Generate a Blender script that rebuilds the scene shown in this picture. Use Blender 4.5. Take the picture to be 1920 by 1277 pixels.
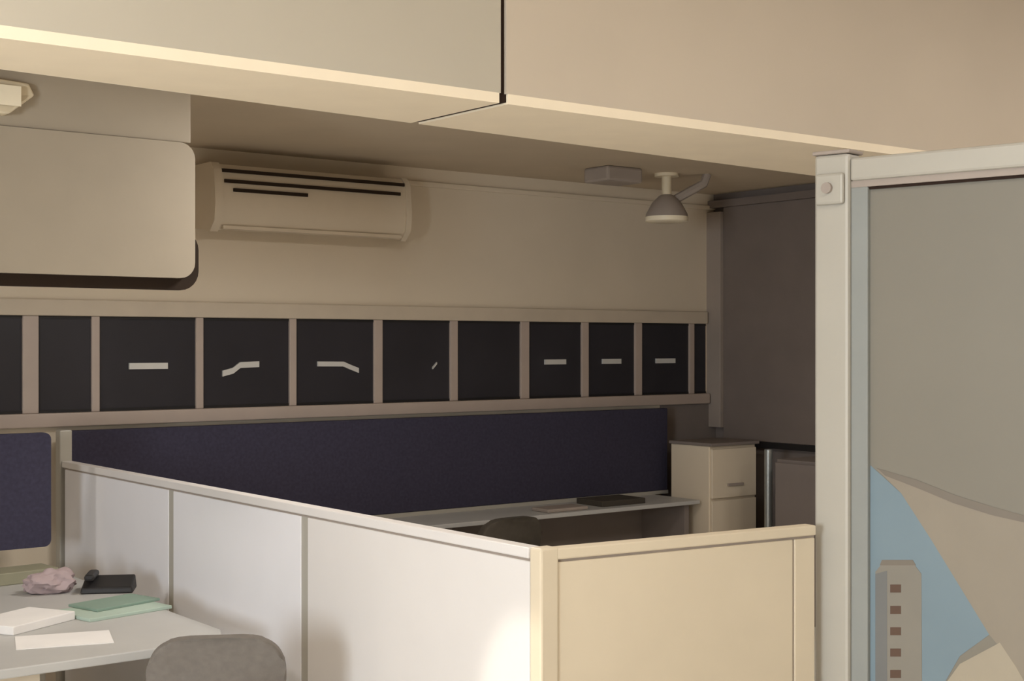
import bpy, bmesh, math
from mathutils import Vector, Matrix

for o in list(bpy.data.objects):
    bpy.data.objects.remove(o)
scn = bpy.context.scene
col = scn.collection

# ------------------------------------------------------------------ camera
CAMZ = 1.70
F = 2640.0                       # focal length in pixels of a 1920 wide frame
DX, DY = 0.609, 0.793            # view direction on plan
cam_d = bpy.data.cameras.new('camera')
cam_d.sensor_width = 36.0
cam_d.lens = F / 1920.0 * 36.0
cam_d.shift_y = 6.5 / 1920.0
cam_d.clip_start = 0.05
cam = bpy.data.objects.new('camera', cam_d)
col.objects.link(cam)
cam.location = (0, 0, CAMZ)
cam.rotation_euler = (math.radians(90), 0, math.atan2(-DX, DY))
scn.camera = cam

# ------------------------------------------------------------------ world, exposure
w = bpy.data.worlds.new('world'); scn.world = w
w.use_nodes = True
w.node_tree.nodes['Background'].inputs[0].default_value = (1.0, 0.93, 0.84, 1)
w.node_tree.nodes['Background'].inputs[1].default_value = 0.05
scn.view_settings.view_transform = 'Standard'
scn.view_settings.look = 'None'
scn.view_settings.gamma = 1.0
scn.view_settings.use_curve_mapping = False
scn.view_settings.exposure = 0.0

LAMP_POWER = 27.0
LOW_POWER = 29.0                 # unseen panels added to brighten the rear, behind the bulkhead
LOW_SPOTS = [(-0.7, 5.6), (3.15, 4.55)]
LAMP_COLOR = (1.0, 0.965, 0.93)
LAMP_SPOTS = [(-0.6, 1.2), (2.4, 0.6), (-0.6, 3.6 - 1.0), (4.7, 0.9), (6.2, 1.5)]   # unseen panels added in the near ceiling to light the near side
DAY_POWER = 840.0                  # daylight from the window in the left wall
DAY_COLOR = (0.84, 0.92, 1.0)

# ------------------------------------------------------------------ helpers
def lin(c):
    return tuple(((v/255.0)/12.92 if v/255.0 <= 0.04045 else ((v/255.0+0.055)/1.055)**2.4) for v in c)

MATS = {}
def mat(name, rgb, rough=0.6, spec=0.4, metal=0.0, noise=0.04, scale=6.0, bump=0.0, bscale=200.0, emit=None):
    if name in MATS: return MATS[name]
    m = bpy.data.materials.new(name); m.use_nodes = True
    nt = m.node_tree; b = nt.nodes['Principled BSDF']
    c = lin(rgb)
    b.inputs['Roughness'].default_value = rough
    b.inputs['Specular IOR Level'].default_value = spec
    b.inputs['Metallic'].default_value = metal
    tc = nt.nodes.new('ShaderNodeTexCoord')
    n = nt.nodes.new('ShaderNodeTexNoise'); n.inputs['Scale'].default_value = scale
    n.inputs['Detail'].default_value = 4
    nt.links.new(tc.outputs['Object'], n.inputs['Vector'])
    r = nt.nodes.new('ShaderNodeValToRGB')
    r.color_ramp.elements[0].position = 0.3; r.color_ramp.elements[1].position = 0.7
    r.color_ramp.elements[0].color = tuple(v*(1-noise) for v in c) + (1,)
    r.color_ramp.elements[1].color = tuple(min(1, v*(1+noise)) for v in c) + (1,)
    nt.links.new(n.outputs['Fac'], r.inputs['Fac'])
    nt.links.new(r.outputs['Color'], b.inputs['Base Color'])
    if bump:
        n2 = nt.nodes.new('ShaderNodeTexNoise'); n2.inputs['Scale'].default_value = bscale
        nt.links.new(tc.outputs['Object'], n2.inputs['Vector'])
        bp = nt.nodes.new('ShaderNodeBump'); bp.inputs['Strength'].default_value = bump
        bp.inputs['Distance'].default_value = 0.003
        nt.links.new(n2.outputs['Fac'], bp.inputs['Height'])
        nt.links.new(bp.outputs['Normal'], b.inputs['Normal'])
    if emit:
        b.inputs['Emission Color'].default_value = tuple(emit[0]) + (1,)
        b.inputs['Emission Strength'].default_value = emit[1]
    MATS[name] = m
    return m

class MB:
    """collects shapes given in world metres"""
    def __init__(s): s.bm = bmesh.new()
    def add(s, verts, faces, bevel=0, seg=2, M=None, edges=None):
        bm = s.bm
        vs = [bm.verts.new(M @ Vector(v) if M else Vector(v)) for v in verts]
        fs = [bm.faces.new([vs[i] for i in f]) for f in faces]
        if bevel:
            es = set()
            for f in fs:
                for e in f.edges: es.add(e)
            bmesh.ops.bevel(bm, geom=list(es), offset=bevel, segments=seg, profile=0.5, affect='EDGES', clamp_overlap=True)
        return s
    def box(s, x0, x1, y0, y1, z0, z1, bevel=0, seg=2, M=None):
        v = [(x0,y0,z0),(x1,y0,z0),(x1,y1,z0),(x0,y1,z0),(x0,y0,z1),(x1,y0,z1),(x1,y1,z1),(x0,y1,z1)]
        f = [(0,3,2,1),(4,5,6,7),(0,1,5,4),(1,2,6,5),(2,3,7,6),(3,0,4,7)]
        return s.add(v, f, bevel, seg, M)
    def prism(s, bottom, top, bevel=0, seg=2, M=None):
        n = len(bottom)
        v = list(bottom) + list(top)
        f = [tuple(reversed(range(n))), tuple(range(n, 2*n))]
        f += [(i, (i+1) % n, n+(i+1) % n, n+i) for i in range(n)]
        return s.add(v, f, bevel, seg, M)
    def lathe(s, prof, cx, cy, seg=24, M=None):
        v = []; f = []
        for r, z in prof:
            for k in range(seg):
                a = 2*math.pi*k/seg
                v.append((cx+r*math.cos(a), cy+r*math.sin(a), z))
        m = len(prof)
        for i in range(m-1):
            for k in range(seg):
                f.append((i*seg+k, i*seg+(k+1) % seg, (i+1)*seg+(k+1) % seg, (i+1)*seg+k))
        f.append(tuple(reversed(range(seg)))); f.append(tuple(range((m-1)*seg, m*seg)))
        return s.add(v, f, 0, 2, M)
    def tube(s, pts, r, seg=8):
        pts = [Vector(p) for p in pts]; rings = []; v = []; f = []
        for i, p in enumerate(pts):
            d = (pts[min(i+1, len(pts)-1)] - pts[max(i-1, 0)]).normalized()
            a = d.cross(Vector((0,0,1)))
            if a.length < 1e-3: a = d.cross(Vector((1,0,0)))
            a.normalize(); b = d.cross(a)
            for k in range(seg):
                t = 2*math.pi*k/seg
                v.append(p + a*r*math.cos(t) + b*r*math.sin(t))
        for i in range(len(pts)-1):
            for k in range(seg):
                f.append((i*seg+k, i*seg+(k+1) % seg, (i+1)*seg+(k+1) % seg, (i+1)*seg+k))
        f.append(tuple(reversed(range(seg)))); f.append(tuple(range((len(pts)-1)*seg, len(pts)*seg)))
        return s.add(v, f)
    def build(s, name, material, parent=None, smooth=False):
        bm = s.bm
        bmesh.ops.recalc_face_normals(bm, faces=bm.faces[:])
        # origin: world position of parent, else the base centre of the mesh
        if parent is not None:
            off = Vector(parent['_base'])
        else:
            xs = [v.co.x for v in bm.verts]; ys = [v.co.y for v in bm.verts]; zs = [v.co.z for v in bm.verts]
            off = Vector(((min(xs)+max(xs))/2, (min(ys)+max(ys))/2, min(zs)))
        for v in bm.verts: v.co -= off
        me = bpy.data.meshes.new(name); bm.to_mesh(me); bm.free()
        me.materials.append(material)
        if smooth:
            for p in me.polygons: p.use_smooth = True
            me.set_sharp_from_angle(angle=math.radians(40))
        o = bpy.data.objects.new(name, me); col.objects.link(o)
        if parent is not None:
            o.parent = parent
            o['_base'] = tuple(off)
        else:
            o.location = off
            o['_base'] = tuple(off)
        return o

def thing(name, label, cat, base, group=None, kind=None):
    o = bpy.data.objects.new(name, None); col.objects.link(o)
    o.location = base; o['_base'] = tuple(base)
    o.empty_display_size = 0.1
    if kind: o['kind'] = kind
    if label: o['label'] = label
    if cat: o['category'] = cat
    if group: o['group'] = group
    return o
def tag(o, label, cat, group=None):
    o['label'] = label; o['category'] = cat
    if group: o['group'] = group
    return o
def struct(o, label=None):
    o['kind'] = 'structure'
    if label: o['label'] = label
    return o

def X_on(Y, sx):                       # X of the column sx on a plane parallel to the window wall
    k = (sx-960.0)/F
    return Y*(DX+DY*k)/(DY-DX*k)

# ------------------------------------------------------------------ materials
M_wall   = mat('wall_paint', (214, 200, 178), 0.75, 0.25, noise=0.03, scale=2.0, bump=0.1)
M_bulkL  = mat('bulkhead_panel', (190, 181, 164), 0.7, 0.25, noise=0.02, scale=1.5)
M_bulkR  = mat('bulkhead_panel_warm', (203, 189, 170), 0.7, 0.25, noise=0.03, scale=1.5)
M_edge   = mat('soffit_lit_edge', (247, 232, 206), 0.7, 0.25, noise=0.02)  # bounced light on the soffit underside put into this paler colour
M_gap    = mat('panel_gap', (52, 40, 34), 0.9, 0.1)
M_ceil   = mat('ceiling_paint', (200, 184, 160), 0.85, 0.15, noise=0.04, scale=2.0)
M_floor  = mat('floor_tile', (226, 221, 212), 0.4, 0.4, noise=0.05, scale=3.0)
M_frame  = mat('window_frame_metal', (178, 162, 150), 0.5, 0.4, noise=0.03)
M_head   = mat('window_head_paint', (196, 182, 162), 0.6, 0.3)
M_glass  = mat('dark_window_glass', (48, 46, 50), 0.35, 0.3, noise=0.15, scale=2.0)
M_silver = mat('silver_handle', (222, 220, 214), 0.3, 0.5, 0.3)
M_navy   = mat('navy_fabric', (62, 59, 74), 0.9, 0.15, noise=0.12, scale=60, bump=0.3, bscale=500)
M_white  = mat('white_laminate', (220, 215, 211), 0.38, 0.4, noise=0.01)
M_whitel = mat('white_laminate_cool', (230, 228, 230), 0.38, 0.4, noise=0.01)
M_alu    = mat('pale_aluminium', (174, 169, 158), 0.45, 0.45, 0.1, noise=0.02)
M_warmp = mat('white_laminate_warm_shade', (212, 198, 174), 0.45, 0.35, noise=0.02)  # same white laminate, warmer and dimmer light of the return leg in its colour
M_endw   = mat('dark_taupe_wall', (126, 116, 110), 0.8, 0.2, noise=0.06, scale=3)
M_board  = mat('dark_board', (122, 111, 104), 0.6, 0.3, noise=0.06, scale=4)
M_trim   = mat('taupe_trim', (158, 146, 136), 0.5, 0.35)
M_acw    = mat('ac_plastic', (206, 192, 170), 0.5, 0.35, noise=0.02)
M_act    = mat('ac_taupe_plastic', (168, 156, 138), 0.5, 0.3, noise=0.02)
M_acd    = mat('ac_dark_slot', (44, 32, 22), 0.7, 0.2)
M_grey   = mat('grey_upholstery', (112, 106, 100), 0.85, 0.2, noise=0.08, scale=40, bump=0.3, bscale=400)
M_dark   = mat('dark_upholstery', (72, 66, 58), 0.85, 0.2, noise=0.08, scale=40)
M_black  = mat('black_plastic', (36, 34, 34), 0.5, 0.35)
M_desk   = mat('desk_laminate', (178, 176, 172), 0.45, 0.35, noise=0.03)
M_paper  = mat('paper', (224, 220, 216), 0.8, 0.2, noise=0.03)
M_green  = mat('pale_green_board', (168, 184, 170), 0.6, 0.3)
M_pink   = mat('mauve_card', (168, 150, 150), 0.7, 0.2)
M_olive  = mat('olive_box', (142, 138, 116), 0.7, 0.2)
M_steel  = mat('steel', (176, 180, 178), 0.35, 0.5, 0.7)
M_lamp   = mat('lamp_diffuser', (250, 245, 235), 0.5, 0.3, emit=((1.0, 0.92, 0.8), 6.0))
M_lens   = mat('frosted_lens', (244, 232, 206), 0.4, 0.4)
M_postsh  = mat('post_shade_grey', (140, 142, 138), 0.5, 0.35)  # shaded side of the post, painted as its own grey
M_fix    = mat('fixture_plastic', (222, 208, 180), 0.5, 0.35)

# ------------------------------------------------------------------ room shell
WY = 7.0                                   # window wall
WX = X_on(7.0, 1338)                       # end wall
CE = 2.75                                  # lower ceiling behind the bulkhead
NE = 3.60                                  # ceiling over the camera's side
LX, RY = -3.0, -3.0
fl = struct(MB().box(LX, WX+0.1, RY, WY+0.1, -0.1, 0).build('floor', M_floor))
struct(MB().box(LX, WX, 3.62, WY, CE, CE+0.08).build('ceiling', M_ceil), 'low beige ceiling behind the bulkhead')
struct(MB().box(LX, WX, RY, 3.50, NE, NE+0.08).build('ceiling_high', M_ceil))
struct(MB().box(LX-0.1, LX, RY, WY, 0, 0.9).box(LX-0.1, LX, RY, WY, 2.3, NE).box(LX-0.1, LX, RY, -1.6, 0.9, 2.3).box(LX-0.1, LX, 3.0, WY, 0.9, 2.3).build('wall_left', M_wall))
struct(MB().box(LX, WX, RY-0.1, RY, 0, NE).build('wall_rear', M_wall))

# window in the left wall (outside the frame): a real opening with daylight behind it
wl = thing('window_2', None, None, (LX, 0.7, 0.9), kind='structure')
wf = MB()
for yy in (-1.6, 0.67, 2.94): wf.box(LX-0.09, LX-0.02, yy, yy+0.06, 0.9, 2.3)
wf.box(LX-0.09, LX-0.02, -1.54, 2.94, 0.9, 0.96).box(LX-0.09, LX-0.02, -1.54, 2.94, 2.24, 2.3)
wf.build('window_frame', M_alu, wl)
ad = bpy.data.lights.new('daylight', 'AREA'); ad.shape = 'RECTANGLE'; ad.size = 4.4; ad.size_y = 1.3
ad.energy = DAY_POWER; ad.color = DAY_COLOR
ao = bpy.data.objects.new('daylight', ad); col.objects.link(ao)
ao.location = (LX-0.12, 0.7, 1.6); ao.rotation_euler = (0, math.radians(-90), 0)

# window wall: below, above and the ends beside the strip of panes
GZ0, GZ1 = CAMZ-0.345, CAMZ+0.141         # glass
FZ0, FZ1 = CAMZ-0.415, CAMZ+0.225         # frame
gx0, gx1 = LX, X_on(WY, 1322)
mw = MB()
mw.box(LX, WX, WY, WY+0.1, 0, FZ0).box(LX, WX, WY, WY+0.1, FZ1, CE).box(gx1, WX, WY, WY+0.1, FZ0, FZ1)
struct(mw.build('wall_window', M_wall), 'beige wall holding the strip of dark panes')
# picture rail just under the ceiling
struct(MB().box(LX, WX, WY-0.02, WY, CE-0.11, CE-0.08, 0.005).build('trim_1', M_wall))

win = thing('window_1', None, None, (X_on(WY, 600), WY, FZ0), kind='structure')
win['label'] = 'strip of dark square panes in a taupe frame'
MB().box(gx0, gx1, WY-0.05, WY+0.08, FZ0, GZ0, 0.006).build('sill_rail', M_frame, win)
MB().box(gx0, gx1, WY-0.03, WY+0.08, GZ1, FZ1, 0.006).build('head_rail', M_head, win)
mull_px = [(58, 30), (180, 15), (375, 14), (550, 13), (710, 16), (852, 14), (985, 16), (1098, 13), (1198, 13), (1298, 9)]
mx = [(X_on(WY-0.02, p-ww/2.0), X_on(WY-0.02, p+ww/2.0)) for p, ww in mull_px]
first = True
extra = [mx[0][0]-0.42*k for k in range(1, 6)]
spans = []
for i, (a, b) in enumerate(mx):
    m_ = MB().box(a, b, WY-0.02, WY+0.07, GZ0, GZ1, 0.004).build('mullion', M_frame, win)
for e in extra:
    MB().box(e-0.02, e+0.02, WY-0.02, WY+0.07, GZ0, GZ1, 0.004).build('mullion', M_frame, win)
edges = sorted([(e-0.02, e+0.02) for e in extra] + mx)
panes = [(edges[i][1], edges[i+1][0]) for i in range(len(edges)-1)] + [(edges[-1][1], gx1)]
# pull handles, by pane: list of (points as fraction of width, z offset)
HZ = CAMZ - 0.115
def handle_pts(kind, a, b):
    wdt = b-a
    if kind == 'flat':  q = [(0.30, 0), (0.70, 0)]
    if kind == 'drop':  q = [(0.22, -0.045), (0.34, -0.03), (0.42, 0), (0.64, 0.004)]
    if kind == 'hook':  q = [(0.27, 0.002), (0.60, 0), (0.70, -0.02), (0.80, -0.038)]
    if kind == 'stub':  q = [(0.74, -0.03), (0.80, 0.0)]
    return [(a+f*wdt, z) for f, z in q]
kinds = {2: 'flat', 3: 'drop', 4: 'hook', 5: 'stub', 7: 'flat', 8: 'flat', 9: 'flat'}
nex = len(extra)
for i, (a, b) in enumerate(panes):
    p = MB().box(a, b, WY-0.004, WY+0.012, GZ0, GZ1).build('pane', M_glass, win)
    MB().box(a, b, WY-0.008, WY-0.004, GZ0, GZ0+0.015).box(a, b, WY-0.008, WY-0.004, GZ1-0.015, GZ1).build('bead', M_black, p)
    k = kinds.get(i-nex+1)
    if k:
        pts = handle_pts(k, a, b)
        h = MB()
        th = 0.016 if k in ('flat', 'drop') else 0.014
        if k == 'stub': th = 0.006
        for (xa, za), (xb, zb) in zip(pts[:-1], pts[1:]):
            h.prism([(xa, WY-0.016, HZ+za-th), (xb, WY-0.016, HZ+zb-th), (xb, WY+0.01, HZ+zb-th), (xa, WY+0.01, HZ+za-th)],
                    [(xa, WY-0.016, HZ+za+th), (xb, WY-0.016, HZ+zb+th), (xb, WY+0.01, HZ+zb+th), (xa, WY+0.01, HZ+za+th)])
        h.build('pull_handle', M_silver, p)

# end wall and what hangs on it
struct(MB().box(WX, WX+0.1, RY, WY+0.1, 0, NE).build('wall_end', M_endw), 'dark taupe wall closing the far end')

# bulkhead: panels that hang down between the two ceilings
bz = CAMZ + 0.75
bk = thing('wall_bulkhead', None, None, (2.66, 3.5, bz), kind='structure')
bk['label'] = 'beige bulkhead over the room, two panels with a dark joint'
def yback(x): return 3.90 + (x-1.233)*0.0706
seam = 2.655; g = 0.011
TS = 0.032  # edge made deep so its front catches light and brightens the strip
for nm, xa, xb, m_ in (('panel', LX, seam-g, M_bulkL), ('panel', seam+g, WX, M_bulkR)):
    pn = MB().box(xa, xb, 3.50, 3.53, bz+TS, NE).build(nm, m_, bk)
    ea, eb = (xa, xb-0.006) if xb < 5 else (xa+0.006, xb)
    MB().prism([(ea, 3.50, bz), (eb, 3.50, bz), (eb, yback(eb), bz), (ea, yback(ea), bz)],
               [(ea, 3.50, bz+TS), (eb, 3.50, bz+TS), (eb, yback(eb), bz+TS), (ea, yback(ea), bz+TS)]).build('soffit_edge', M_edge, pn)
    MB().prism([(xa, yback(xa)-0.03, bz+TS), (xb, yback(xb)-0.03, bz+TS), (xb, yback(xb), bz+TS), (xa, yback(xa), bz+TS)],
               [(xa, yback(xa)-0.03, CE), (xb, yback(xb)-0.03, CE), (xb, yback(xb), CE), (xa, yback(xa), CE)]).build('back_panel', m_, pn)
MB().box(seam-g+0.0, seam+g, 3.512, 3.528, bz+TS, NE).box(seam-g-0.005, seam+g+0.005, 3.508, yback(seam)-0.004, bz+0.006, bz+TS-0.001).build('joint_batten', M_gap, bk)

# ------------------------------------------------------------------ ceiling lamps (unseen fixtures added to light both parts of the room)
def fill_panel_light(lx, ly, zc, half, power, label, group):
    t = thing('fill_ceiling_light', label, 'light', (lx, ly, zc-0.056), group)
    MB().box(lx-half-0.04, lx+half+0.04, ly-half-0.04, ly+half+0.04, zc-0.05, zc, 0.006).build('housing', M_alu, t)
    MB().box(lx-half, lx+half, ly-half, ly+half, zc-0.056, zc-0.05).build('diffuser', M_lamp, t)
    ld = bpy.data.lights.new('fill_panel_light', 'AREA'); ld.size = 2*half; ld.energy = power; ld.color = LAMP_COLOR
    lo = bpy.data.objects.new('fill_panel_light', ld); col.objects.link(lo)
    lo.parent = t; lo.location = (0, 0, -0.005)
for lx, ly in LAMP_SPOTS:
    fill_panel_light(lx, ly, NE, 0.28, LAMP_POWER, 'square white fill light panel added in the high ceiling, out of view', 'added fill panels in the high ceiling')
for lx, ly in LOW_SPOTS:
    fill_panel_light(lx, ly, CE, 0.20, LOW_POWER, 'small square fill light panel added in low ceiling to brighten the rear', 'added fill panels in the low ceiling')
# added unseen spotlight that makes the bright patch on the partition corner
tl = thing('added_spotlight', 'added white spotlight in the high ceiling for the bright patch on partition corner', 'light', (-0.5, 3.06, NE-0.2))
sd = (Vector((2.36, 2.99, 0.64)) - Vector((-0.5, 3.06, NE-0.12))).normalized()
MB().lathe([(0.05, NE-0.02), (0.05, NE)], -0.5, 3.06).build('mount', M_alu, tl, True)
RS = Matrix.Translation((-0.5, 3.06, NE-0.12)) @ sd.to_track_quat('Z', 'Y').to_matrix().to_4x4()
MB().lathe([(0.035, -0.10), (0.045, 0.06), (0.047, 0.08)], 0, 0, 20, RS).build('head', M_alu, tl, True)
sl = bpy.data.lights.new('spot_beam', 'SPOT'); sl.energy = 330; sl.color = (1.0, 0.93, 0.82)
sl.spot_size = math.radians(8.0); sl.spot_blend = 0.5; sl.shadow_soft_size = 0.03
so = bpy.data.objects.new('spot_beam', sl); col.objects.link(so); so.parent = tl
so.location = Vector((0, 0, 0.08)) + sd*0.12; so.rotation_euler = sd.to_track_quat('-Z', 'Y').to_euler()

# ------------------------------------------------------------------ suspended air conditioner (nearer) and wall unit
ay = 5.0
ax1 = X_on(ay, 366)
az0, az1 = CAMZ+0.205, CAMZ+0.765
ac = thing('suspended_air_conditioner', 'large beige suspended air conditioner with black slot along its bottom', 'air conditioner', (1.6, ay+0.2, az0))
ax0 = 0.75
def rounded(xa, xb, za, zb, r, n=6):
    pts = []
    for cx, cz, a0 in ((xb-r, za+r, -90), (xb-r, zb-r, 0), (xa+r, zb-r, 90), (xa+r, za+r, 180)):
        for k in range(n+1):
            a = math.radians(a0 + 90.0*k/n)
            pts.append((cx+r*math.cos(a), cz+r*math.sin(a)))
    return pts
def slab(mb, pts, y0, y1):
    return mb.prism([(x, y0, z) for x, z in pts], [(x, y1, z) for x, z in pts])
slab(MB(), rounded(ax0, ax1, az0+0.045, az1, 0.06), ay, ay+0.03).build('front_panel', M_act, ac, True)
slab(MB(), rounded(ax0+0.01, ax1+0.028, az0, az0+0.23, 0.075), ay+0.03, ay+0.05).build('outlet_slot', M_acd, ac)
slab(MB(), rounded(ax0, ax1-0.01, az0+0.015, az1, 0.06), ay+0.05, ay+0.36).build('casing', M_act, ac, True)
MB().box(ax0, ax1-0.012, ay+0.012, ay+0.34, az1+0.002, CE, 0.004).build('ceiling_chassis', M_act, ac)

uy = 6.75
ux0, ux1 = X_on(uy, 412), X_on(uy, 765)
uz0, uz1 = CAMZ+0.60, CAMZ+0.945
wa = thing('wall_air_conditioner', 'long beige wall air conditioner with dark intake slits, above dark panes', 'air conditioner', ((ux0+ux1)/2, 6.88, uz0))
pr = [(WY, uz0+0.03), (uy+0.06, uz0), (uy+0.01, uz0+0.05), (uy, uz0+0.14), (uy+0.015, uz1-0.04), (uy+0.05, uz1), (WY, uz1)]
def xprism(xa, xb, prof, name, m_, par):
    return MB().prism([(xa, y, z) for y, z in prof], [(xb, y, z) for y, z in prof]).build(name, m_, par, True)
xprism(ux0, ux1-0.0, pr, 'body', M_acw, wa)
pe = [(WY, uz0+0.02), (uy+0.055, uz0-0.01), (uy, uz0+0.045), (uy-0.012, uz0+0.14), (uy+0.005, uz1-0.035), (uy+0.045, uz1+0.008), (WY, uz1+0.008)]
xprism(ux0-0.03, ux0+0.015, pe, 'end_cap', M_acw, wa)
xprism(ux1-0.015, ux1+0.02, pe, 'end_cap', M_acw, wa)
MB().box(ux0+0.03, ux1-0.05, uy-0.002, uy+0.03, uz1-0.10, uz1-0.082).build('intake_slit', M_acd, wa)
MB().box(ux0+0.02, ux1-0.02, uy+0.004, uy+0.05, uz1-0.045, uz1-0.027).build('intake_slit', M_acd, wa)
MB().box(ux0+0.08, ux0+0.52, uy-0.006, uy+0.02, uz1-0.145, uz1-0.127).build('intake_slit', M_acd, wa)
MB().box(ux0+0.03, ux1-0.03, uy+0.02, uy+0.05, uz0+0.004, uz0+0.022).build('louvre', M_acw, wa)

# cream emergency lamp fixed on the chassis of the suspended unit, cut by the frame
ex = X_on(ay+0.0, 62)
fx = thing('emergency_lamp', 'cream wedge-shaped emergency lamp above the suspended air conditioner', 'light', (ex-0.15, ay+0.03, CAMZ+0.80))
MB().prism([(ex-0.30, ay-0.05, CAMZ+0.80), (ex-0.10, ay-0.05, CAMZ+0.80), (ex, ay-0.02, CAMZ+0.88), (ex-0.02, ay-0.02, CAMZ+0.92), (ex-0.30, ay-0.05, CAMZ+0.93)],
           [(ex-0.30, ay+0.011, CAMZ+0.80), (ex-0.10, ay+0.011, CAMZ+0.80), (ex, ay+0.011, CAMZ+0.88), (ex-0.02, ay+0.011, CAMZ+0.92), (ex-0.30, ay+0.011, CAMZ+0.93)], 0.008).build('body', M_fix, fx)
MB().box(ex-0.28, ex-0.06, ay-0.055, ay-0.049, CAMZ+0.83, CAMZ+0.90).build('lens', M_lens, fx)

# pendant spotlight near the far corner
sy_ = 6.3; sx_ = X_on(sy_, 1250)
sp = thing('ceiling_spotlight', 'small pale bell-shaped spotlight hanging from ceiling near the dark wall', 'light', (sx_, sy_, CAMZ+0.755))
MB().lathe([(0.075, CE-0.02), (0.075, CE)], sx_, sy_).build('ceiling_rose', M_fix, sp, True)
MB().lathe([(0.03, CE-0.16), (0.03, CE-0.02)], sx_, sy_).build('stem', M_fix, sp, True)
MB().lathe([(0.13, CAMZ+0.768), (0.128, CAMZ+0.80), (0.09, CAMZ+0.87), (0.05, CE-0.14), (0.0301, CE-0.13)], sx_, sy_).build('shade', M_trim, sp, True)
MB().lathe([(0.12, CAMZ+0.75), (0.132, CAMZ+0.756), (0.132, CAMZ+0.783)], sx_, sy_).build('lens', M_lens, sp, True)
MB().tube([(sx_+0.05, sy_-0.02, CE-0.16), (sx_+0.14, sy_-0.08, CE-0.10), (sx_+0.2, sy_-0.12, CE-0.06), (sx_+0.22, sy_-0.13, CE)], 0.028).build('side_arm', M_trim, sp, True)
# small junction box beside it
jx = X_on(6.3, 1152)
jb = MB().box(jx-0.14, jx+0.14, 6.2, 6.42, CE-0.09, CE, 0.015).build('junction_box', M_trim)
tag(jb, 'flat taupe box on the ceiling beside the bell-shaped spotlight', 'box')

# ------------------------------------------------------------------ far corner: dark board, filing cabinet, steel post, dark cabinet
def Y_on(X, sx):
    k = (sx-960.0)/F
    return X*(DY-DX*k)/(DX+DY*k)
bx = WX-0.04
bt = thing('dark_wall_board', 'tall dark brown board with pale upright edge on the end wall', 'board', (WX, Y_on(bx, 1450), 1.0))
yb1, yb0 = Y_on(bx, 1356), Y_on(bx, 1356)-2.6
MB().box(bx, WX, yb0, yb1, CAMZ-0.66, CE-0.10, 0.004).build('board', M_board, bt)
MB().box(bx-0.03, WX, yb1, yb1+0.14, CAMZ-0.58, CE-0.13, 0.004).build('edge_strip', M_trim, bt)
MB().box(bx-0.015, WX, yb0, yb1, CAMZ-0.70, CAMZ-0.66).build('bottom_rail', M_black, bt)
struct(MB().box(bx-0.02, WX, RY, WY, CE-0.10, CE-0.05).build('trim_2', M_board))

# beige filing cabinet
nx1_w = X_on(6.9, 1256)
cyf = 6.35
cx0, cx1 = X_on(6.72, 1258), X_on(cyf, 1420)
cz = CAMZ-0.655
fc = thing('filing_cabinet', 'beige filing cabinet in the far corner below the dark board', 'cabinet', ((cx0+cx1)/2, cyf+0.25, 0))
MB().box(cx0, cx1, cyf+0.02, 6.72, 0, cz, 0.006).build('body', M_wall, fc)
for k in range(3):
    z1 = cz-0.02-k*0.33
    d = MB().box(cx0+0.01, cx1-0.01, cyf, cyf+0.02, max(0.04, z1-0.315), z1, 0.004).build('drawer', M_wall, fc)
    MB().box((cx0+cx1)/2-0.07, (cx0+cx1)/2+0.07, cyf-0.015, cyf, z1-0.24, z1-0.225).build('handle', M_trim, d)
MB().box(cx0-0.01, cx1+0.01, cyf-0.01, 6.73, cz, cz+0.02, 0.004).build('top_plate', M_endw, fc)

struct(MB().box(nx1_w, WX, WY-0.02, WY, 0, FZ0-0.004).build('corner_dark_panel', M_endw))  # added dark panel that dims the brightly lit beige wall beside the screen
# steel pole and dark grey cupboard
pxx = X_on(6.1, 1441)
po = thing('steel_pole', 'slim pale steel pole between beige filing cabinet and grey cupboard', 'pole', (pxx, 6.1, 0))
MB().lathe([(0.026, 0.01), (0.026, CAMZ-0.67)], pxx, 6.1, 16).build('tube', M_steel, po, True)
MB().lathe([(0.05, 0), (0.05, 0.012)], pxx, 6.1, 16).build('foot_plate', M_steel, po, True)
gx_ = X_on(5.9, 1452)
gc = thing('grey_cupboard', 'low dark grey cupboard under dark board beside the steel pole', 'cupboard', (gx_+0.3, 5.5, 0))
MB().box(gx_+0.02, WX-0.06, 5.0, 5.9, 0, CAMZ-0.71, 0.006).build('body', M_endw, gc)
for k in range(2):
    d = MB().box(gx_, gx_+0.02, 5.02+0.445*k, 5.02+0.445*k+0.43, 0.06, CAMZ-0.73, 0.004).build('door', M_endw, gc)
    MB().box(gx_-0.015, gx_, 5.42+0.06*k, 5.44+0.06*k, 0.55, 0.7).build('handle', M_steel, d)

# ------------------------------------------------------------------ navy screen and desk along the window wall
nx0, nx1 = X_on(6.85, 128), X_on(6.85, 1252)
ns = thing('navy_screen', 'long navy fabric screen standing on wall desk under the dark panes', 'screen', ((nx0+nx1)/2, 6.87, 0.72))
MB().box(nx0, nx1, 6.85, 6.9, 0.722, CAMZ-0.43, 0.006).build('fabric_panel', M_navy, ns)
MB().box(nx0, nx1, 6.845, 6.905, 0.70, 0.722).build('bottom_rail', M_alu, ns)
wd = thing('wall_desk', 'long white desk against the wall beneath navy screen', 'desk', ((nx0+nx1)/2, 6.6, 0))
dx1 = cx0-0.03
MB().box(nx0+0.02, dx1, 6.42, 6.94, 0.675, 0.70, 0.004).build('desk_top', M_desk, wd)
MB().box(nx0+0.1, dx1-0.1, 6.86, 6.88, 0.25, 0.675).build('modesty_panel', M_endw, wd)
for lx in (nx0+0.06, (nx0+nx1)/2, dx1-0.1):
    MB().box(lx, lx+0.04, 6.46, 6.90, 0, 0.675, 0.003).build('leg', M_endw, wd)
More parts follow.
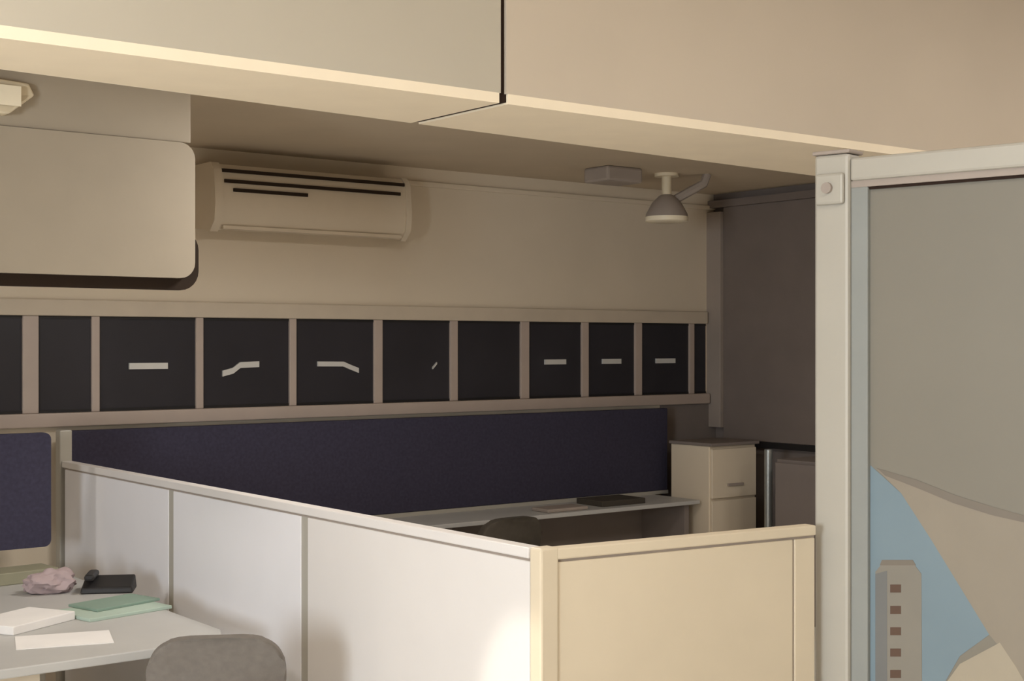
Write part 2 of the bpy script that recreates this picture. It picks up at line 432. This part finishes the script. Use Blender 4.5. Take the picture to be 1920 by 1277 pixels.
# things on the far end of the wall desk
bn = MB().box(X_on(6.6, 1110), X_on(6.6, 1190), 6.5, 6.75, 0.70, 0.735, 0.004).build('binder', M_dark)
tag(bn, 'dark binder lying flat on the wall desk', 'binder')
kb = MB().box(X_on(6.55, 1010), X_on(6.55, 1085), 6.46, 6.62, 0.70, 0.722, 0.006).build('keyboard_tray', M_trim)
tag(kb, 'flat grey tray on the wall desk beside the dark binder', 'tray')

# ------------------------------------------------------------------ chairs
def chair(name, label, cx, cy, rot, top, bw, m_up, curve, arms=True):
    t = thing(name, label, 'chair', (cx, cy, 0))
    R = Matrix.Translation((cx, cy, 0)) @ Matrix.Rotation(rot, 4, 'Z')
    # local frame: sits facing +y, backrest at y = -0.22
    n = 14; h0 = 0.50
    front = []; back = []
    outline = []
    m = 20
    for k in range(m+1):
        a = math.pi*k/m
        x = -bw/2*math.copysign(abs(math.cos(a))**0.55, math.cos(a))
        z = top-curve + curve*(math.sin(a)**0.8 if math.sin(a) > 0 else 0)
        outline.append((x, z))
    outline = [(-bw/2*0.86, h0)] + outline + [(bw/2*0.86, h0)]
    def yy(x, z): return -0.24 + 0.10*(x/(bw/2))**2*0.5 - 0.10*(z-h0)
    mb = MB()
    mb.prism([(x, yy(x, z)-0.03, z) for x, z in outline], [(x, yy(x, z)+0.03, z) for x, z in outline], 0.012, 2, R)
    mb.build('backrest', m_up, t, True)
    MB().box(-0.23, 0.23, -0.20, 0.25, 0.42, 0.49, 0.03, 3, R).build('seat', m_up, t, True)
    MB().box(-0.03, 0.03, -0.285, -0.262, 0.40, 0.62, 0.005, 1, R).box(-0.03, 0.03, -0.285, 0.05, 0.395, 0.415, 0.005, 1, R).build('back_bracket', M_black, t)
    MB().lathe([(0.03, 0.09), (0.03, 0.25), (0.02, 0.251), (0.02, 0.41)], 0, 0, 14, R).build('gas_column', M_black, t, True)
    for k in range(5):
        a = 2*math.pi*k/5+0.3
        Rk = R @ Matrix.Rotation(a, 4, 'Z')
        lg = MB().prism([(0, -0.025, 0.075), (0.29, -0.016, 0.065), (0.29, 0.016, 0.065), (0, 0.025, 0.075)],
                        [(0, -0.022, 0.12), (0.29, -0.014, 0.085), (0.29, 0.014, 0.085), (0, 0.022, 0.12)], 0, 2, Rk).build('leg', M_black, t)
        Rc = Rk @ Matrix.Translation((0.275, 0, 0.0325)) @ Matrix.Rotation(math.pi/2, 4, 'X')
        MB().lathe([(0.0315, -0.018), (0.0315, 0.018)], 0, 0, 14, Rc).build('castor', M_black, lg, True)
    for s in ((-1, 1) if arms else ()):
        ar = MB().box(s*0.27-0.02, s*0.27+0.02, -0.08, 0.16, 0.64, 0.665, 0.008, 2, R).box(s*0.27-0.012, s*0.27+0.012, 0.0, 0.05, 0.43, 0.642, 0, 2, R).box(min(s*0.2, s*0.28), max(s*0.2, s*0.28), 0.0, 0.05, 0.425, 0.44, 0, 2, R)
        ar.build('armrest', M_black, t)
    return t
chair('office_chair', 'grey upholstered office chair drawn up to the cluttered desk', 1.96, 4.05, -0.5, 0.84, 0.41, M_grey, 0.14, False)
chair('office_chair', 'dark office chair at wall desk, only its rounded top above white partition', X_on(6.1, 915), 6.12, 0.0, 0.79, 0.40, M_dark, 0.13)

# ------------------------------------------------------------------ white low partition (L shape)
PX, PT = 2.355, CAMZ-0.55
cy0 = 2.95
pt = thing('low_partition', 'waist-high white L-shaped partition of panels with pale rails and corner post', 'partition', (PX, cy0, 0))
ys = [Y_on(PX, 1000)+0.0, Y_on(PX, 570), Y_on(PX, 320), Y_on(PX, 118)]
cpw = 0.05
cy0 = ys[0]-0.01
MB().box(PX-0.012, PX+cpw, cy0-cpw+0.012, cy0+0.012, 0, PT+0.004, 0.006).build('corner_post', M_warmp, pt)
for i in range(3):
    a, b = ys[i]+(0.016 if i == 0 else 0.024), ys[i+1]-0.024
    MB().box(PX, PX+0.035, a, b, 0.08, PT-0.038, 0.003).build('panel', (M_white, M_whitel, M_whitel)[i], pt)
    MB().box(PX+0.006, PX+0.03, a, b, 0.0, 0.08).build('kick_plate', M_alu, pt)
    if i: MB().box(PX+0.004, PX+0.031, ys[i]-0.024, ys[i]+0.024, 0.0, PT-0.038).build('joint_strip', M_alu, pt)
MB().box(PX-0.006, PX+0.041, ys[0]+0.014, ys[3], PT-0.030, PT, 0.004).build('top_rail', M_white, pt)
MB().box(PX+0.004, PX+0.031, ys[0]+0.014, ys[3], PT-0.038, PT-0.030).build('rail_groove', M_trim, pt)
MB().box(PX-0.015, PX+0.045, ys[3], ys[3]+0.06, 0, CAMZ-0.405, 0.006).build('end_post', M_alu, pt)
# return leg to the display post
e2 = Vector((3.335, 2.848, 0))
s2 = Vector((PX+cpw-0.004, cy0-cpw/2+0.012, 0))
dv = (e2-s2); L2 = dv.length; an = math.atan2(dv.y, dv.x)
R2 = Matrix.Translation(s2) @ Matrix.Rotation(an, 4, 'Z')
sp_ = L2-0.085
MB().box(0.004, sp_-0.004, -0.018, 0.018, 0.08, PT-0.038, 0.003, 2, R2).build('panel', M_warmp, pt)
MB().box(sp_+0.004, L2, -0.018, 0.018, 0.08, PT-0.038, 0.003, 2, R2).build('panel', M_warmp, pt)
MB().box(sp_-0.005, sp_+0.005, -0.013, 0.013, 0.0, PT-0.038, 0, 2, R2).build('joint_strip', M_trim, pt)
MB().box(0.0, L2, -0.024, 0.024, PT-0.030, PT, 0.004, 2, R2).build('top_rail', M_warmp, pt)
MB().box(0.0, L2, -0.014, 0.014, PT-0.038, PT-0.030, 0, 2, R2).build('rail_groove', M_trim, pt)
MB().box(0.0, L2, -0.012, 0.012, 0, 0.08, 0, 2, R2).build('kick_plate', M_alu, pt)

# ------------------------------------------------------------------ display wall at the right
M_pgrey = mat('print_grey_beige', (126, 121, 110), 0.55, 0.3, noise=0.03, scale=2)
M_psky  = mat('print_sky_blue', (117, 134, 143), 0.55, 0.3, noise=0.03, scale=3)
M_pbeige = mat('print_beige', (140, 131, 117), 0.55, 0.3, noise=0.03)
M_plight = mat('print_light_beige', (162, 152, 134), 0.55, 0.3, noise=0.03)
M_pshade = mat('print_taupe', (118, 110, 100), 0.55, 0.3)
M_ptower = mat('print_tower_grey', (130, 125, 115), 0.55, 0.3)
M_ptowerd = mat('print_tower_dark', (112, 112, 110), 0.55, 0.3)
M_pbrown = mat('print_brown_window', (90, 70, 58), 0.55, 0.3)
P0 = Vector((3.435, 2.80, 0))
ang = math.radians(-90+12)
tdir = Vector((math.cos(ang), math.sin(ang), 0))
ndir = Vector((tdir.y, -tdir.x, 0))            # towards the camera's side
if ndir.dot(-P0) < 0: ndir = -ndir
RD = Matrix((( tdir.x, -ndir.x, 0, P0.x), (tdir.y, -ndir.y, 0, P0.y), (0, 0, 1, 0), (0, 0, 0, 1)))   # local: s along, q away from viewer, z
def on_panel(px, py):
    k = (px-960.0)/F
    ray = Vector((DX, DY, 0)) + Vector((DY, -DX, 0))*k
    # P0 + t*s = ray*depth
    det = tdir.x*(-ray.y) - tdir.y*(-ray.x)
    bxx, byy = -P0.x, -P0.y
    s = (bxx*(-ray.y) - byy*(-ray.x))/det
    pnt = P0 + tdir*s
    dep = pnt.x*DX + pnt.y*DY
    return (s, CAMZ + (645.0-py)*dep/F)
dw = thing('display_wall', 'tall display wall with white post, white top rail and printed panel', 'display', (P0.x, P0.y, 0))
zt = CAMZ + 0.58
zr0 = CAMZ + 0.475
DL = 1.35
MB().box(-0.085, 0.03, -0.035, 0.05, 0, zt, 0.010, 2, RD).build('post', M_alu, dw)
MB().box(0.03, 0.085, -0.018, 0.03, 0, zr0, 0.003, 2, RD).build('post_shade_side', M_postsh, dw)  # strip coloured grey for the shaded side of the post
MB().box(-0.09, 0.035, -0.04, 0.055, zt, zt+0.012, 0.004, 2, RD).build('post_cap', M_trim, dw)
cl = MB().box(-0.075, 0.02, -0.052, -0.035, zr0-0.05, zr0+0.045, 0.008, 2, RD).build('connector', M_alu, dw)
Rk = RD @ Matrix.Translation((-0.03, -0.052, zr0)) @ Matrix.Rotation(math.pi/2, 4, 'X')
MB().lathe([(0.017, 0.0), (0.017, 0.012)], 0, 0, 14, Rk).build('screw', M_trim, cl, True)
MB().box(0.03, DL, -0.025, 0.035, zr0+0.02, zt-0.015, 0.008, 2, RD).build('top_rail', M_alu, dw)
MB().box(0.03, DL, -0.015, 0.035, zr0, zr0+0.02, 0, 2, RD).build('rail_lip', M_trim, dw)
MB().box(0.085, 0.80, -0.008, 0.01, zr0-0.008, zr0, 0, 2, RD).build('rail_gap', M_gap, dw)
MB().box(DL, DL+0.1, -0.035, 0.05, 0, zt, 0.010, 2, RD).build('post', M_alu, dw)
pnl = MB().box(0.085, DL, 0.0, 0.02, 0.05, zr0-0.008, 0, 2, RD).build('printed_panel', M_pgrey, dw)
MB().box(0.03, DL, -0.02, 0.03, 0.0, 0.05, 0, 2, RD).build('bottom_rail', M_alu, dw)
def printed(name, px, m_, lift):
    q = []
    for p in px:
        s, z = on_panel(*p)
        q.append((min(max(s, 0.0855), DL-0.001), max(z, 0.06)))
    MB().prism([(s, -lift, z) for s, z in q], [(s, -0.0001, z) for s, z in q], 0, 2, RD).build(name, m_, pnl)
printed('printed_sky', [(1625, 872), (1645, 884), (1690, 925), (1745, 1010), (1800, 1100), (1855, 1190), (1800, 1230), (1760, 1300), (1740, 1420), (1620, 1420)], M_psky, 0.001)
printed('printed_curve', [(1645, 880), (1720, 905), (1790, 935), (1860, 958), (1940, 980), (1990, 1400), (1905, 1250), (1855, 1190), (1800, 1100), (1745, 1010), (1690, 925)], M_pbeige, 0.0012)
printed('printed_shadow_band', [(1645, 878), (1720, 900), (1790, 928), (1860, 950), (1940, 972), (1940, 984), (1860, 966), (1790, 944), (1720, 915), (1660, 892)], M_pshade, 0.0018)
printed('printed_dune', [(1740, 1420), (1760, 1300), (1800, 1245), (1875, 1205), (1905, 1250), (1990, 1400)], M_plight, 0.0016)
printed('printed_tower', [(1642, 1420), (1642, 1072), (1652, 1060), (1716, 1060), (1728, 1076), (1730, 1420)], M_ptower, 0.0022)
printed('printed_tower_roof', [(1650, 1060), (1654, 1050), (1712, 1050), (1718, 1060)], M_pshade, 0.0022)
printed('printed_tower_side', [(1642, 1420), (1642, 1076), (1664, 1070), (1664, 1420)], M_ptowerd, 0.0026)
for k in range(8):
    y = 1104 + k*40
    printed('printed_window', [(1670, y-8), (1690, y-8), (1690, y+7), (1670, y+7)], M_pbrown, 0.003)

# ------------------------------------------------------------------ cluttered desk at the left
dz = 0.73
dk = thing('cluttered_desk', 'wide pale desk covered in papers beside the white partition', 'desk', (1.0, 5.2, 0))
ol = [(-0.6, 4.25), (1.98, 4.25), (2.08, 4.29), (2.13, 4.40), (2.13, 6.20), (-0.6, 6.20)]
MB().prism([(x, y, dz-0.03) for x, y in ol], [(x, y, dz) for x, y in ol], 0.004).build('desk_top', M_desk, dk)
MB().box(-0.5, 1.5, 4.36, 4.38, 0.25, dz-0.03).build('modesty_panel', M_wall, dk)
for lx, ly in ((-0.5, 4.4), (1.5, 4.45), (-0.5, 6.1), (2.02, 6.1)):
    MB().box(lx, lx+0.05, ly, ly+0.05, 0, dz-0.03, 0.004).build('leg', M_alu, dk)
# near navy screen on that desk
sn = thing('desk_screen', 'short navy fabric screen clipped on the cluttered desk', 'screen', (1.2, 6.1, dz))
nx2 = X_on(6.08, 96)
slab(MB(), rounded(-0.4, nx2, dz+0.09, CAMZ-0.385, 0.03), 6.08, 6.115).build('fabric_panel', M_navy, sn, True)
for xx in (0.2, 1.8):
    MB().box(xx, xx+0.05, 6.06, 6.13, dz, dz+0.12, 0.004).build('clamp', M_black, sn)
# items on the desk
def on_desk(px, py, z=dz):
    dep = (CAMZ-z)*F/(py-645.0); lat = (px-960.0)/F*dep
    return (DX*dep+DY*lat, DY*dep-DX*lat)
def item_box(name, px, py, sx, sy, h, rot, m_, label, cat, z=dz, bevel=0.004, group=None):
    x, y = on_desk(px, py, z)
    R = Matrix.Translation((x, y, z)) @ Matrix.Rotation(rot, 4, 'Z')
    o = MB().box(-sx/2, sx/2, -sy/2, sy/2, 0, h, bevel, 2, R).build(name, m_)
    return tag(o, label, cat, group)
item_box('green_folder', 212, 1146, 0.34, 0.24, 0.012, 0.2, M_green, 'pale green folder on the cluttered desk under darker folder', 'folder', bevel=0.002)
M_green2 = mat('grey_green_board', (126, 146, 132), 0.6, 0.3)
item_box('folder', 215, 1132, 0.28, 0.17, 0.010, 0.28, M_green2, 'grey-green folder lying on the pale green folder', 'folder', z=dz+0.012, bevel=0.002)
x, y = on_desk(204, 1108)
ph = thing('desk_telephone', 'small black telephone on the cluttered desk behind green folders', 'telephone', (x, y, dz))
R = Matrix.Translation((x, y, dz)) @ Matrix.Rotation(-0.5, 4, 'Z')
MB().prism([(-0.10, -0.07, 0), (0.10, -0.07, 0), (0.10, 0.07, 0), (-0.10, 0.07, 0)], [(-0.095, -0.065, 0.025), (0.095, -0.065, 0.025), (0.095, 0.065, 0.055), (-0.095, 0.065, 0.055)], 0.006, 2, R).build('base', M_black, ph)
MB().box(-0.085, -0.045, -0.075, 0.075, 0.05, 0.075, 0.010, 2, R).build('handset', M_black, ph)
item_box('paper_stack', 40, 1172, 0.30, 0.21, 0.03, 0.5, M_paper, 'thick white paper stack on the cluttered desk', 'paper', bevel=0.003)
item_box('paper_sheet', 120, 1200, 0.30, 0.21, 0.002, -0.3, M_paper, 'single loose white sheet on the cluttered desk near the stack', 'paper', bevel=0)
item_box('olive_box', 28, 1090, 0.30, 0.16, 0.05, 0.1, M_olive, 'flat olive box on the cluttered desk below navy screen', 'box')
# crumpled mauve bag
x, y = on_desk(98, 1110)
bm = bmesh.new(); bmesh.ops.create_icosphere(bm, subdivisions=4, radius=1.0)
from mathutils import noise as mn
for v in bm.verts:
    n_ = mn.noise(v.co*1.7)*0.35 + mn.noise(v.co*4.0)*0.18
    c = v.co*(1+n_)
    v.co = Vector((x+c.x*0.10, y+c.y*0.075, dz+max(0.0, 0.04+c.z*0.05)))
mb = MB(); mb.bm.free(); mb.bm = bm
tag(mb.build('cloth_pouch', M_pink, None, True), 'crumpled mauve pouch beside the black telephone', 'pouch')

for o in bpy.data.objects:
    if '_base' in o: del o['_base']
